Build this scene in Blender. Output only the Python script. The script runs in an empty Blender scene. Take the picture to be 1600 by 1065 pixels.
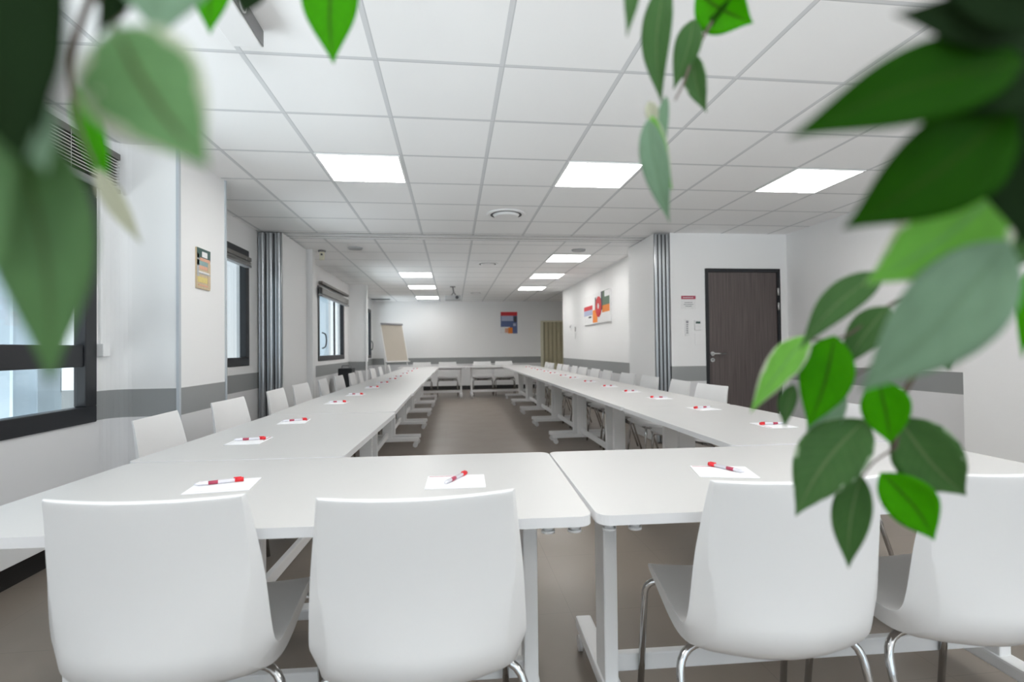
import bpy, bmesh, math, random
from mathutils import Vector, Matrix
random.seed(7)
PI = math.pi
S = bpy.context.scene
COL = S.collection

# ------------------------------------------------------------------ camera
F, YAW, PIT, ROL = 798.8, .1153, .0149, .0117
CAMZ = 1.15
def ray(u, v):
    a = (u - 800) / F; b = -(v - 532.5) / F
    c, s = math.cos(ROL), math.sin(ROL)
    x = a*c + b*s; z = -a*s + b*c; y = 1.0
    c, s = math.cos(PIT), math.sin(PIT)
    yr = y*c - z*s; zr = y*s + z*c
    c, s = math.cos(YAW), math.sin(YAW)
    return Vector((x*c + yr*s, -x*s + yr*c, zr))
def P(u, v, d):
    return ray(u, v)*d + Vector((0, 0, CAMZ))
fw = ray(800, 532.5)
rt = (ray(801, 532.5) - fw).normalized()
up = (ray(800, 531.5) - fw).normalized()
cam = bpy.data.cameras.new('camera')
cam.sensor_width = 36; cam.lens = 36*F/1600
cam.clip_start = .01; cam.clip_end = 200
cam.dof.use_dof = True; cam.dof.focus_distance = 2.2; cam.dof.aperture_fstop = 2.6
co = bpy.data.objects.new('camera', cam); COL.objects.link(co)
f_ = fw.normalized()
co.matrix_world = Matrix(((rt.x, up.x, -f_.x, 0), (rt.y, up.y, -f_.y, 0), (rt.z, up.z, -f_.z, CAMZ), (0, 0, 0, 1)))
S.camera = co

# ------------------------------------------------------------------ world, exposure
W = bpy.data.worlds.new('world'); S.world = W; W.use_nodes = True
wn = W.node_tree.nodes; wl = W.node_tree.links
bg = wn['Background']
tc = wn.new('ShaderNodeTexCoord'); sp = wn.new('ShaderNodeSeparateXYZ'); rp = wn.new('ShaderNodeValToRGB')
wl.new(tc.outputs['Generated'], sp.inputs[0]); wl.new(sp.outputs['Z'], rp.inputs[0])
rp.color_ramp.elements[0].position = 0; rp.color_ramp.elements[0].color = (.86, .90, .93, 1)
rp.color_ramp.elements[1].position = .6; rp.color_ramp.elements[1].color = (.66, .80, .95, 1)
wl.new(rp.outputs[0], bg.inputs['Color'])
bg.inputs['Strength'].default_value = .46
S.view_settings.view_transform = 'Standard'; S.view_settings.look = 'None'
S.view_settings.gamma = 1; S.view_settings.use_curve_mapping = False
S.view_settings.exposure = 1.24
PANEL = 5.8
# added lamp giving cool fill through the added window band behind the camera
al = bpy.data.lights.new('rear_fill', 'AREA'); al.shape = 'RECTANGLE'; al.size = 6.0; al.size_y = 1.75
al.energy = 18; al.color = (.76, .87, 1.0)
alo = bpy.data.objects.new('rear_fill', al); COL.objects.link(alo); alo.location = (.85, -3.75, 1.5); alo.rotation_euler = (math.radians(90), 0, 0)
# added lamp, set low outside that band to brighten the ceiling above the chairs
gl_ = bpy.data.lights.new('rear_ceiling_fill', 'AREA'); gl_.shape = 'RECTANGLE'; gl_.size = 14.0; gl_.size_y = 2.8
gl_.energy = 1500; gl_.color = (.97, .98, 1.0)
glo = bpy.data.objects.new('rear_ceiling_fill', gl_); COL.objects.link(glo); glo.location = (.85, -11.5, -1.55); glo.rotation_euler = (math.radians(95), 0, 0)
# another added ceiling fill lamp, low outside the left-hand windows
gw = bpy.data.lights.new('side_ceiling_fill', 'AREA'); gw.shape = 'RECTANGLE'; gw.size = 18.0; gw.size_y = 2.4
gw.energy = 650; gw.color = (.93, .96, 1.0)
gwo = bpy.data.objects.new('side_ceiling_fill', gw); COL.objects.link(gwo); gwo.location = (-7.5, 7.0, -1.6)
gwo.rotation_euler = (math.radians(100), 0, math.radians(-90))
S.cycles.max_bounces = 10; S.cycles.diffuse_bounces = 7; S.cycles.glossy_bounces = 4
S.cycles.transparent_max_bounces = 8; S.cycles.sample_clamp_indirect = 6
S.cycles.caustics_reflective = False; S.cycles.caustics_refractive = False

# ------------------------------------------------------------------ materials
def lin(r, g, b):
    f = lambda c: (c/255/12.92) if c/255 <= .04045 else ((c/255+.055)/1.055)**2.4
    return (f(r), f(g), f(b), 1)
def mat(name, color, rough=.5, metal=0, noise=0, nscale=20, bump=0, spec=.5, emit=None, es=0, coat=0):
    m = bpy.data.materials.new(name); m.use_nodes = True
    n = m.node_tree.nodes; l = m.node_tree.links; b = n['Principled BSDF']
    b.inputs['Base Color'].default_value = color
    b.inputs['Roughness'].default_value = rough; b.inputs['Metallic'].default_value = metal
    b.inputs['Specular IOR Level'].default_value = spec
    if coat: b.inputs['Coat Weight'].default_value = coat
    if emit: b.inputs['Emission Color'].default_value = emit; b.inputs['Emission Strength'].default_value = es
    if noise or bump:
        t = n.new('ShaderNodeTexCoord'); x = n.new('ShaderNodeTexNoise'); x.inputs['Scale'].default_value = nscale
        l.new(t.outputs['Object'], x.inputs['Vector'])
        if noise:
            mx = n.new('ShaderNodeMix'); mx.data_type = 'RGBA'
            mx.inputs[6].default_value = tuple(c*(1-noise) for c in color[:3]) + (1,)
            mx.inputs[7].default_value = tuple(min(1, c*(1+noise)) for c in color[:3]) + (1,)
            l.new(x.outputs['Fac'], mx.inputs[0]); l.new(mx.outputs[2], b.inputs['Base Color'])
        if bump:
            bp = n.new('ShaderNodeBump'); bp.inputs['Strength'].default_value = bump; bp.inputs['Distance'].default_value = .002
            l.new(x.outputs['Fac'], bp.inputs['Height']); l.new(bp.outputs[0], b.inputs['Normal'])
    return m
def MathN(n, l, op, a, b=None):
    x = n.new('ShaderNodeMath'); x.operation = op
    for i, q in enumerate((a, b)):
        if q is None: continue
        if isinstance(q, (int, float)): x.inputs[i].default_value = q
        else: l.new(q, x.inputs[i])
    return x.outputs[0]
def mixc(n, l, fac, c1, c2):
    mx = n.new('ShaderNodeMix'); mx.data_type = 'RGBA'
    l.new(fac, mx.inputs[0])
    for i, c in ((6, c1), (7, c2)):
        if isinstance(c, tuple): mx.inputs[i].default_value = c
        else: l.new(c, mx.inputs[i])
    return mx.outputs[2]
def geoxyz(n, l):
    g = n.new('ShaderNodeNewGeometry'); s = n.new('ShaderNodeSeparateXYZ'); l.new(g.outputs['Position'], s.inputs[0]); return s, g

def wall_mat(name, band=True, upper=(.86, .86, .86, 1), lower=(.74, .74, .75, 1)):
    m = mat(name, upper, .55, noise=0, bump=.12, nscale=180)
    n = m.node_tree.nodes; l = m.node_tree.links; b = n['Principled BSDF']
    s, g = geoxyz(n, l); z = s.outputs['Z']
    if band:
        a1 = MathN(n, l, 'GREATER_THAN', z, .735); a2 = MathN(n, l, 'GREATER_THAN', z, .915)
        c = mixc(n, l, a1, lower, (.30, .31, .31, 1)); c = mixc(n, l, a2, c, upper)
        l.new(c, b.inputs['Base Color'])
    return m
M = {}
M['wall'] = wall_mat('wall_paint_with_grey_band')
M['plain'] = mat('wall_paint_plain', (.86, .86, .86, 1), .55, bump=.1, nscale=180)
def ceil_mat(name, yo, ps):
    m = mat(name, (.78, .78, .78, 1), .9, bump=.25, nscale=400, spec=.2)
    n = m.node_tree.nodes; l = m.node_tree.links; b = n['Principled BSDF']
    s, g = geoxyz(n, l)
    def line(o, off, pitch, hw):
        a = MathN(n, l, 'SUBTRACT', o, off - pitch/2); a = MathN(n, l, 'DIVIDE', a, pitch)
        a = MathN(n, l, 'FRACT', a); a = MathN(n, l, 'SUBTRACT', a, .5); a = MathN(n, l, 'ABSOLUTE', a)
        return MathN(n, l, 'LESS_THAN', a, hw/pitch)
    lx = line(s.outputs['X'], -.351, .6, .0115); ly = line(s.outputs['Y'], yo, ps, .0115)
    mx = MathN(n, l, 'MAXIMUM', lx, ly)
    # fine shadow gap beside each transverse bar
    lg = line(s.outputs['Y'], yo + .011, ps, .0035)
    lgx = line(s.outputs['X'], -.351 + .012, .6, .003)
    no = n.new('ShaderNodeTexNoise'); no.inputs['Scale'].default_value = 1.3; l.new(g.outputs['Position'], no.inputs['Vector'])
    c0 = mixc(n, l, no.outputs['Fac'], (.90, .90, .90, 1), (.93, .93, .93, 1))
    c = mixc(n, l, mx, c0, (.68, .69, .70, 1)); c = mixc(n, l, MathN(n, l, 'MAXIMUM', lg, lgx), c, (.58, .59, .60, 1))
    l.new(c, b.inputs['Base Color']); return m
M['ceil_near'] = ceil_mat('ceiling_tiles', 2.4388, .6)
M['ceil_far'] = ceil_mat('ceiling_tiles_beyond_track', 6.67, .62)
def floor_mat():
    m = mat('floor_tiles', (.14, .12, .105, 1), .32, bump=0)
    n = m.node_tree.nodes; l = m.node_tree.links; b = n['Principled BSDF']
    s, g = geoxyz(n, l)
    def line(o, off, pitch, hw):
        a = MathN(n, l, 'SUBTRACT', o, off); a = MathN(n, l, 'DIVIDE', a, pitch)
        a = MathN(n, l, 'FRACT', a); a = MathN(n, l, 'SUBTRACT', a, .5); a = MathN(n, l, 'ABSOLUTE', a)
        return MathN(n, l, 'LESS_THAN', a, hw/pitch)
    mx = MathN(n, l, 'MAXIMUM', line(s.outputs['X'], .2, .6, .0018), line(s.outputs['Y'], .1, .6, .0018))
    no = n.new('ShaderNodeTexNoise'); no.inputs['Scale'].default_value = 3; no.inputs['Detail'].default_value = 8
    l.new(g.outputs['Position'], no.inputs['Vector'])
    c0 = mixc(n, l, no.outputs['Fac'], (.20, .168, .14, 1), (.265, .225, .19, 1))
    c = mixc(n, l, mx, c0, (.19, .163, .14, 1)); l.new(c, b.inputs['Base Color'])
    rr = MathN(n, l, 'MULTIPLY_ADD', no.outputs['Fac'], .2); l.new(rr, b.inputs['Roughness'])
    rr.node.inputs[2].default_value = .27
    return m
M['floor'] = floor_mat()
M['laminate'] = mat('white_laminate', (.585, .58, .57, 1), .38, noise=.01, nscale=6)
M['edge'] = mat('white_edge_band', (.78, .78, .79, 1), .4)
M['metal_white'] = mat('white_powder_coat', (.87, .87, .87, 1), .4)
M['shell'] = mat('white_plastic_shell', (.80, .80, .80, 1), .36, noise=.01, nscale=5)
M['chrome'] = mat('chrome', (.62, .62, .62, 1), .12, 1)
M['alu'] = mat('brushed_aluminium', (.52, .54, .56, 1), .28, 1)
M['alu_dark'] = mat('dark_gasket', (.035, .036, .04, 1), .5)
M['black'] = mat('black_window_frame', (.012, .013, .016, 1), .42)
M['black_skirt'] = mat('black_skirting', (.015, .014, .014, 1), .5)
M['grey_strip'] = mat('grey_corner_strip', (.50, .54, .58, 1), .4)
M['caster'] = mat('white_caster_plastic', (.70, .70, .70, 1), .35)
M['red'] = mat('red_plastic', (.72, .02, .03, 1), .35)
M['maroon'] = mat('dark_red_print', (.42, .05, .10, 1), .5)
M['paper'] = mat('white_paper', (.88, .88, .90, 1), .7)
M['clear'] = mat('translucent_pen_plastic', (.80, .80, .86, 1), .2)
M['ink'] = mat('grey_print', (.30, .30, .33, 1), .6)
M['blind'] = mat('blind_slats', (.16, .15, .14, 1), .4, .3)
M['blind_light'] = mat('blind_slat_edge', (.62, .62, .60, 1), .4)
M['grey'] = mat('mid_grey', (.22, .22, .22, 1), .5)
M['cream'] = mat('cream_plastic', (.74, .71, .56, 1), .5)
M['flip'] = mat('flipchart_paper', (.55, .50, .43, 1), .6, noise=.02, nscale=4)
M['diffuser'] = mat('lamp_diffuser', (.9, .9, .9, 1), .5, emit=(1, .985, .955, 1), es=PANEL)
M['handle'] = mat('satin_metal', (.70, .70, .70, 1), .3, 1)
M['pot'] = mat('white_pot', (.6, .6, .6, 1), .4)
M['soil'] = mat('soil', (.04, .028, .02, 1), .9, noise=.4, nscale=60)
M['bark'] = mat('twig_bark', (.13, .095, .075, 1), .7, noise=.25, nscale=90)
M['concrete'] = mat('outside_concrete', (.45, .47, .48, 1), .8, noise=.1, nscale=.5)
M['snow'] = mat('outside_ground', (.50, .54, .50, 1), .9, noise=.25, nscale=.4)
M['fin'] = mat('facade_fin', (.42, .50, .56, 1), .4, .3)
M['building'] = mat('outside_building', (.60, .64, .66, 1), .8, noise=.2, nscale=.6)
for k, c in dict(p_red=(.62, .03, .04), p_orange=(.85, .25, .03), p_green=(.10, .17, .11), p_dgreen=(.05, .10, .09),
                 p_blue=(.10, .14, .30), p_lilac=(.42, .46, .62), p_tan=(.60, .48, .32), p_white=(.82, .82, .82),
                 p_yellow=(.72, .60, .22), p_dark=(.06, .06, .07), p_grey=(.45, .46, .47), p_skin=(.72, .40, .28),
                 p_teal=(.28, .42, .42)).items():
    M[k] = mat('print_' + k[2:], c + (1,), .55, noise=.15, nscale=60)
def wood():
    m = mat('dark_wood_door', (.075, .06, .058, 1), .45)
    n = m.node_tree.nodes; l = m.node_tree.links; b = n['Principled BSDF']
    t = n.new('ShaderNodeTexCoord'); mp = n.new('ShaderNodeMapping'); mp.inputs['Scale'].default_value = (60, 1, 1.2)
    no = n.new('ShaderNodeTexNoise'); no.inputs['Scale'].default_value = 1.5; no.inputs['Detail'].default_value = 6
    l.new(t.outputs['Object'], mp.inputs[0]); l.new(mp.outputs[0], no.inputs['Vector'])
    r = n.new('ShaderNodeValToRGB'); l.new(no.outputs['Fac'], r.inputs[0])
    r.color_ramp.elements[0].position = .3; r.color_ramp.elements[0].color = (.072, .056, .054, 1)
    r.color_ramp.elements[1].position = .7; r.color_ramp.elements[1].color = (.140, .114, .110, 1)
    l.new(r.outputs[0], b.inputs['Base Color']); return m
M['wood'] = wood()
def olive():
    m = mat('olive_accordion', (.50, .46, .31, 1), .6, noise=.06, nscale=8); return m
M['olive'] = olive()
def glass():
    m = bpy.data.materials.new('window_glass'); m.use_nodes = True
    n = m.node_tree.nodes; l = m.node_tree.links; n.clear()
    o = n.new('ShaderNodeOutputMaterial'); tr = n.new('ShaderNodeBsdfTransparent'); gl = n.new('ShaderNodeBsdfGlossy')
    tr.inputs[0].default_value = (.94, .97, .975, 1); gl.inputs['Roughness'].default_value = .02
    fr = n.new('ShaderNodeLayerWeight'); fr.inputs[0].default_value = .5; mx = n.new('ShaderNodeMixShader')
    ff = MathN(n, l, 'MULTIPLY_ADD', MathN(n, l, 'POWER', fr.outputs['Facing'], 4), .5); ff.node.inputs[2].default_value = .03
    l.new(ff, mx.inputs[0]); l.new(tr.outputs[0], mx.inputs[1]); l.new(gl.outputs[0], mx.inputs[2]); l.new(mx.outputs[0], o.inputs[0])
    return m
M['glass'] = glass()
def leafmat(name, c, rib, trans, margin=None, mstart=.78, rough=.5, sp=.25):
    m = bpy.data.materials.new(name); m.use_nodes = True
    n = m.node_tree.nodes; l = m.node_tree.links; b = n['Principled BSDF']; o = n['Material Output']
    uv = n.new('ShaderNodeUVMap'); uv.uv_map = 'leaf'; s = n.new('ShaderNodeSeparateXYZ'); l.new(uv.outputs[0], s.inputs[0])
    a = MathN(n, l, 'ABSOLUTE', MathN(n, l, 'SUBTRACT', s.outputs['X'], .5)); a = MathN(n, l, 'MULTIPLY', a, 2)
    no = n.new('ShaderNodeTexNoise'); no.inputs['Scale'].default_value = 5; l.new(uv.outputs[0], no.inputs['Vector'])
    c0 = mixc(n, l, no.outputs['Fac'], tuple(x*.8 for x in c[:3]) + (1,), tuple(min(1, x*1.2) for x in c[:3]) + (1,))
    # side veins
    vv = MathN(n, l, 'SUBTRACT', MathN(n, l, 'MULTIPLY', s.outputs['Y'], 11), MathN(n, l, 'MULTIPLY', a, 2.2))
    vv = MathN(n, l, 'FRACT', vv); vv = MathN(n, l, 'LESS_THAN', vv, .09); vv = MathN(n, l, 'MULTIPLY', vv, .35)
    c0 = mixc(n, l, vv, c0, rib)
    r = MathN(n, l, 'LESS_THAN', a, .055); c1 = mixc(n, l, r, c0, rib)
    if margin:
        e = MathN(n, l, 'ADD', a, MathN(n, l, 'MULTIPLY', MathN(n, l, 'SUBTRACT', no.outputs['Fac'], .5), .9))
        e = MathN(n, l, 'GREATER_THAN', e, mstart); c1 = mixc(n, l, e, c1, margin)
    l.new(c1, b.inputs['Base Color']); b.inputs['Roughness'].default_value = rough; b.inputs['Specular IOR Level'].default_value = sp
    t = n.new('ShaderNodeBsdfTranslucent'); l.new(c1, t.inputs[0])
    mx = n.new('ShaderNodeMixShader'); mx.inputs[0].default_value = trans
    l.new(b.outputs[0], mx.inputs[1]); l.new(t.outputs[0], mx.inputs[2]); l.new(mx.outputs[0], o.inputs[0])
    return m
CR = (.62, .66, .50, 1)
M['leaf_bright'] = leafmat('leaf_bright_green', (.075, .42, .001, 1), (.06, .18, .01, 1), .45, sp=.1)
M['leaf_mid'] = leafmat('leaf_mid_green', (.065, .17, .042, 1), (.14, .24, .09, 1), .3)
M['leaf_deep'] = leafmat('leaf_deep_green', (.015, .085, .001, 1), (.03, .09, .006, 1), .3, sp=.06)
M['leaf_dark'] = leafmat('leaf_dark_green', (.010, .026, .007, 1), (.014, .028, .009, 1), .1, rough=.6, sp=.06)
M['leaf_grey'] = leafmat('leaf_grey_green', (.23, .37, .24, 1), (.20, .33, .20, 1), .3)
M['leaf_light'] = leafmat('leaf_light_green', (.22, .55, .08, 1), (.2, .45, .12, 1), .4, CR, .86)
M['leaf_varieg'] = leafmat('leaf_variegated', (.19, .38, .15, 1), (.10, .13, .04, 1), .35, CR, .80)
M['leaf_margin'] = leafmat('leaf_mid_green_cream_edge', (.07, .175, .045, 1), (.13, .22, .08, 1), .3, (.42, .52, .36, 1), .99)
M['leaf_soft'] = leafmat('leaf_soft_green', (.12, .25, .09, 1), (.09, .16, .05, 1), .35)
M['leaf_cream'] = leafmat('leaf_cream', (.55, .56, .42, 1), (.3, .3, .2, 1), .3)

# ------------------------------------------------------------------ mesh helpers
class MB:
    def __init__(self): self.v = []; self.f = []; self.mi = []; self.sm = []; self.uv = {}
    def add(self, vs, fs, mi=0, sm=False):
        o = len(self.v); self.v += [tuple(x) for x in vs]
        for f in fs: self.f.append(tuple(i+o for i in f)); self.mi.append(mi); self.sm.append(sm)
    def box(self, x0, x1, y0, y1, z0, z1, mi=0):
        vs = [(x, y, z) for x in (x0, x1) for y in (y0, y1) for z in (z0, z1)]
        self.add(vs, [(0, 1, 3, 2), (4, 6, 7, 5), (0, 4, 5, 1), (2, 3, 7, 6), (0, 2, 6, 4), (1, 5, 7, 3)], mi); return self
    def bbox(self, x0, x1, y0, y1, z0, z1, b=.004, mi=0):   # bevelled box
        bm = bmesh.new(); bmesh.ops.create_cube(bm, size=1)
        for v in bm.verts: v.co = Vector(((x0+x1)/2 + v.co.x*(x1-x0), (y0+y1)/2 + v.co.y*(y1-y0), (z0+z1)/2 + v.co.z*(z1-z0)))
        b = min(b, (x1-x0)*.45, (y1-y0)*.45, (z1-z0)*.45)
        bmesh.ops.bevel(bm, geom=bm.edges[:], offset=b, segments=2, profile=.6, affect='EDGES')
        bm.verts.index_update()
        self.add([v.co[:] for v in bm.verts], [[v.index for v in f.verts] for f in bm.faces], mi); bm.free(); return self
    def quad(self, a, b, c, d, mi=0): self.add([a, b, c, d], [(0, 1, 2, 3)], mi); return self
    def cyl(self, p0, p1, r0, r1=None, n=20, mi=0, cap=True):
        r1 = r0 if r1 is None else r1
        p0 = Vector(p0); p1 = Vector(p1); d = (p1-p0).normalized()
        a = d.orthogonal().normalized(); b = d.cross(a)
        vs = []
        for p, r in ((p0, r0), (p1, r1)):
            for i in range(n):
                t = 2*PI*i/n; vs.append(p + a*math.cos(t)*r + b*math.sin(t)*r)
        o = len(self.v); self.add(vs, [(i, (i+1) % n, n+(i+1) % n, n+i) for i in range(n)], mi, True)
        if cap: self.add(vs[:n], [tuple(reversed(range(n)))], mi); self.add(vs[n:], [tuple(range(n))], mi)
        return self
    def tube(self, pts, r, n=10, mi=0, r_end=None):
        pts = [Vector(p) for p in pts]; N = len(pts); rings = []
        prev = None
        for i, p in enumerate(pts):
            d = (pts[min(i+1, N-1)] - pts[max(i-1, 0)]).normalized()
            a = d.orthogonal().normalized() if prev is None else (prev - d*prev.dot(d)).normalized()
            prev = a; b = d.cross(a); rr = r if r_end is None else r + (r_end-r)*i/(N-1)
            rings.append([p + a*math.cos(2*PI*k/n)*rr + b*math.sin(2*PI*k/n)*rr for k in range(n)])
        vs = [q for R in rings for q in R]
        fs = [(i*n+k, i*n+(k+1) % n, (i+1)*n+(k+1) % n, (i+1)*n+k) for i in range(N-1) for k in range(n)]
        self.add(vs, fs, mi, True)
        self.add(rings[0], [tuple(reversed(range(n)))], mi); self.add(rings[-1], [tuple(range(n))], mi)
        return self
    def slab(self, poly, z0, z1, mi=0, mi_side=None):
        n = len(poly); mi_side = mi if mi_side is None else mi_side
        self.add([(x, y, z1) for x, y in poly], [tuple(range(n))], mi)
        self.add([(x, y, z0) for x, y in poly], [tuple(reversed(range(n)))], mi)
        self.add([(x, y, z0) for x, y in poly] + [(x, y, z1) for x, y in poly], [(i, (i+1) % n, n+(i+1) % n, n+i) for i in range(n)], mi_side)
        return self
    def build(self, name, mats, parent=None, loc=None, rz=None):
        me = bpy.data.meshes.new(name); me.from_pydata(self.v, [], self.f)
        if not isinstance(mats, (list, tuple)): mats = [mats]
        for m in mats: me.materials.append(M[m] if isinstance(m, str) else m)
        for p, mi, s in zip(me.polygons, self.mi, self.sm): p.material_index = mi; p.use_smooth = s
        me.update()
        bm = bmesh.new(); bm.from_mesh(me); bmesh.ops.remove_doubles(bm, verts=bm.verts, dist=1e-6)
        bmesh.ops.recalc_face_normals(bm, faces=bm.faces); bm.to_mesh(me); bm.free()
        o = bpy.data.objects.new(name, me); COL.objects.link(o)
        if parent: o.parent = parent
        if loc is not None: o.location = loc
        if rz is not None: o.rotation_euler = (0, 0, rz)
        return o
def arc(pts, rad, seg=6):           # round the corners of a 3-D polyline
    pts = [Vector(p) for p in pts]; out = [pts[0]]
    for i in range(1, len(pts)-1):
        a, b, c = pts[i-1], pts[i], pts[i+1]
        r = min(rad, (a-b).length*.49, (c-b).length*.49)
        p, q = b + (a-b).normalized()*r, b + (c-b).normalized()*r
        for k in range(seg+1):
            t = k/seg; out.append(p*(1-t)**2 + b*2*t*(1-t) + q*t*t)
    out.append(pts[-1]); return out
def spline(pts, seg=6):
    pts = [Vector(p) for p in pts]; out = []
    for i in range(len(pts)-1):
        p0 = pts[max(i-1, 0)]; p1 = pts[i]; p2 = pts[i+1]; p3 = pts[min(i+2, len(pts)-1)]
        for k in range(seg):
            t = k/seg
            out.append(.5*((2*p1) + (p2-p0)*t + (2*p0-5*p1+4*p2-p3)*t*t + (3*p1-p0-3*p2+p3)*t**3))
    out.append(pts[-1]); return out
def rrect(x0, x1, y0, y1, r, seg=6):
    out = []
    for cx, cy, a in ((x1-r, y1-r, 0), (x0+r, y1-r, PI/2), (x0+r, y0+r, PI), (x1-r, y0+r, 3*PI/2)):
        for k in range(seg+1):
            t = a + PI/2*k/seg; out.append((cx+r*math.cos(t), cy+r*math.sin(t)))
    return out
def tag(o, label=None, cat=None, group=None, kind=None):
    if label: o['label'] = label
    if cat: o['category'] = cat
    if group: o['group'] = group
    if kind: o['kind'] = kind
    return o
def empty(name, loc=(0, 0, 0), rz=0):
    o = bpy.data.objects.new(name, None); COL.objects.link(o); o.location = loc; o.rotation_euler = (0, 0, rz); o.empty_display_size = .1; return o
def struct(o, label=None): o['kind'] = 'structure'; (label and o.__setitem__('label', label)); return o
def copy_tree(o, parent=None):
    c = o.copy(); COL.objects.link(c)
    if parent: c.parent = parent
    for ch in list(o.children): copy_tree(ch, c)
    return c

# ------------------------------------------------------------------ setting
H = 2.518
XL = -2.2
struct(MB().box(-2.6, 4.5, -3.6, 15.0, -.1, 0).build('floor', 'floor'), 'grey-brown tiled floor')
struct(MB().box(-2.6, 4.5, -3.6, 6.12, H, H+.1).build('ceiling', 'ceil_near'), 'white tiled suspended ceiling')
struct(MB().box(-2.6, 4.5, 6.42, 15.0, H, H+.1).build('ceiling', 'ceil_far'), 'white tiled ceiling beyond the partition track')
tr = MB()
for y0, y1, z in ((6.12, 6.15, H-.004), (6.15, 6.20, H+.001), (6.20, 6.29, H-.003), (6.32, 6.37, H-.003), (6.37, 6.42, H+.001)):
    tr.box(-2.6, 4.5, y0, y1, z, H+.1)
tr.box(-2.6, 4.5, 6.29, 6.32, H-.002, H+.1, 1); tr.box(-2.6, 4.5, 6.196, 6.204, H-.0035, H+.1, 2); tr.box(-2.6, 4.5, 6.12, 6.126, H-.005, H+.1, 2); tr.box(-2.6, 4.5, 6.414, 6.42, H-.004, H+.1, 2)
struct(tr.build('trim_1', ['metal_white', 'alu_dark', 'p_grey']), 'white ceiling track with a thin dark slot')

def wallx(name, xi, xo, y0, y1, holes, m='wall', label=None):
    """wall whose room face lies at x = xi; holes = [(ya, yb, za, zb)]"""
    a, b = min(xi, xo), max(xi, xo); mb = MB(); y = y0
    for (ya, yb, za, zb) in sorted(holes):
        mb.box(a, b, y, ya, 0, H); mb.box(a, b, ya, yb, 0, za); mb.box(a, b, ya, yb, zb, H); y = yb
    mb.box(a, b, y, y1, 0, H)
    return struct(mb.build(name, m), label)
W1 = (.7, 3.44, .73, 2.22); W2 = (4.75, 5.83, 1.0, 2.24); W3 = (8.46, 10.42, .985, 2.20); W4 = (13.1, 14.42, .94, 2.26)
wallx('wall_left', XL, -2.32, -3.5, 7.12, [W1, W2])
wallx('wall_left', -2.14, -2.26, 7.25, 10.9, [W3])
wallx('wall_left', -2.24, -2.36, 11.15, 14.7, [W4])
# pillar with rounded inner corner
pm = MB().box(-2.5, -1.8, 3.6, 4.31, 0, H)
r = .12; n = 8; prof = [(XL, 3.6), (XL, 3.6-r)]
for k in range(1, n):
    t = PI/2*k/n; prof.append((XL + r - r*math.cos(t), 3.6 - r + r*math.sin(t)))
prof.append((XL+r, 3.6)); pm.slab(prof, 0, H)
struct(pm.build('wall_pillar', 'wall'), 'white pillar with grey band between the windows')
st = MB().box(-1.803, -1.785, 3.585, 3.61, 0, H).box(-1.805, -1.79, 4.298, 4.318, 0, H)
struct(st.build('trim_2', 'grey_strip'), 'pale grey corner strips on the pillar')
struct(MB().box(-2.5, -1.865, 7.12, 7.25, 0, H).build('wall_jamb', 'plain'), 'white jamb beside the folded partition')
struct(MB().box(-2.5, -1.79, 10.9, 11.15, 0, H).build('wall_pillar', 'wall'), 'narrow white pillar past the third window')
struct(MB().bbox(-1.80, -1.765, 10.87, 10.9, 0, H, .004).build('trim_3', 'metal_white'), 'white post on the pillar edge')
struct(MB().box(-2.5, 4.5, 14.7, 14.9, 0, H).build('wall_far', 'wall'), 'far white wall with grey band')
struct(MB().box(2.62, 2.9, 5.99, 12.0, 0, H).build('wall_right', 'wall'), 'right-hand wall with the flower picture')
struct(MB().box(4.3, 4.5, 12.0, 14.7, 0, H).build('wall_right', 'plain'))
struct(MB().box(2.9, 4.5, 11.9, 12.0, 0, H).build('wall_recess', 'plain'))
dw = MB().box(2.6, 3.034, 5.86, 5.98, 0, H).box(3.034, 4.005, 5.86, 5.98, 2.092, H).box(4.005, 4.3, 5.86, 5.98, 0, H)
struct(dw.build('wall_door_side', 'wall'), 'white wall with grey band around the brown door')
struct(MB().box(4.1, 4.4, 3.56, 5.86, 0, H).build('wall_right', 'wall'), 'right wall beside the brown door')
struct(MB().box(3.95, 4.4, -3.5, 3.56, 0, H).build('wall_right', 'plain'), 'plain white wall block at the right')
struct(MB().box(-2.5, 4.4, -3.6, -3.5, 0, .62).box(-2.5, 4.4, -3.6, -3.5, 2.40, H).box(-2.5, -2.2, -3.6, -3.5, .62, 2.4).box(3.95, 4.4, -3.6, -3.5, .62, 2.4).build('wall_back', 'plain'))
wb = empty('window_added', (.85, -3.55, .62)); struct(wb, 'added unseen window band behind the camera')  # unseen window band, added as an opening for the rear fill lamps
fb = MB()
for x_ in (-3.05, -1.02, 1.02, 3.05): fb.bbox(x_-.04, x_+.04, -.04, .04, 0, 1.78, .004)
fb.bbox(-3.05, 3.05, -.04, .04, 0, .07, .004).bbox(-3.05, 3.05, -.04, .04, 1.71, 1.78, .004)
fb.build('window_frame', 'black', wb)
MB().box(-3.05, 3.05, -.003, .003, .05, 1.74).build('pane', 'glass', wb)
struct(MB().box(-2.2, -2.185, -3.5, 3.48, 0, .11).build('baseboard_left', 'black_skirt'), 'black skirting under the left wall')
struct(MB().bbox(-2.2, -2.12, -3.5, 3.47, .13, .26, .006).build('trim_4', 'metal_white'), 'white cable trunking along the left wall')
struct(MB().box(-2.2, -2.188, 4.32, 7.1, 0, .11).build('baseboard_left', 'black_skirt'))
struct(MB().box(-2.14, -2.125, 7.25, 10.9, 0, .11).build('baseboard_left', 'black_skirt'))
struct(MB().box(-2.2, 2.55, 14.685, 14.7, 0, .11).build('baseboard_far', 'black_skirt'))
struct(MB().box(2.605, 2.62, 6.85, 12.0, 0, .11).build('baseboard_right', 'black_skirt'))
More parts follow.
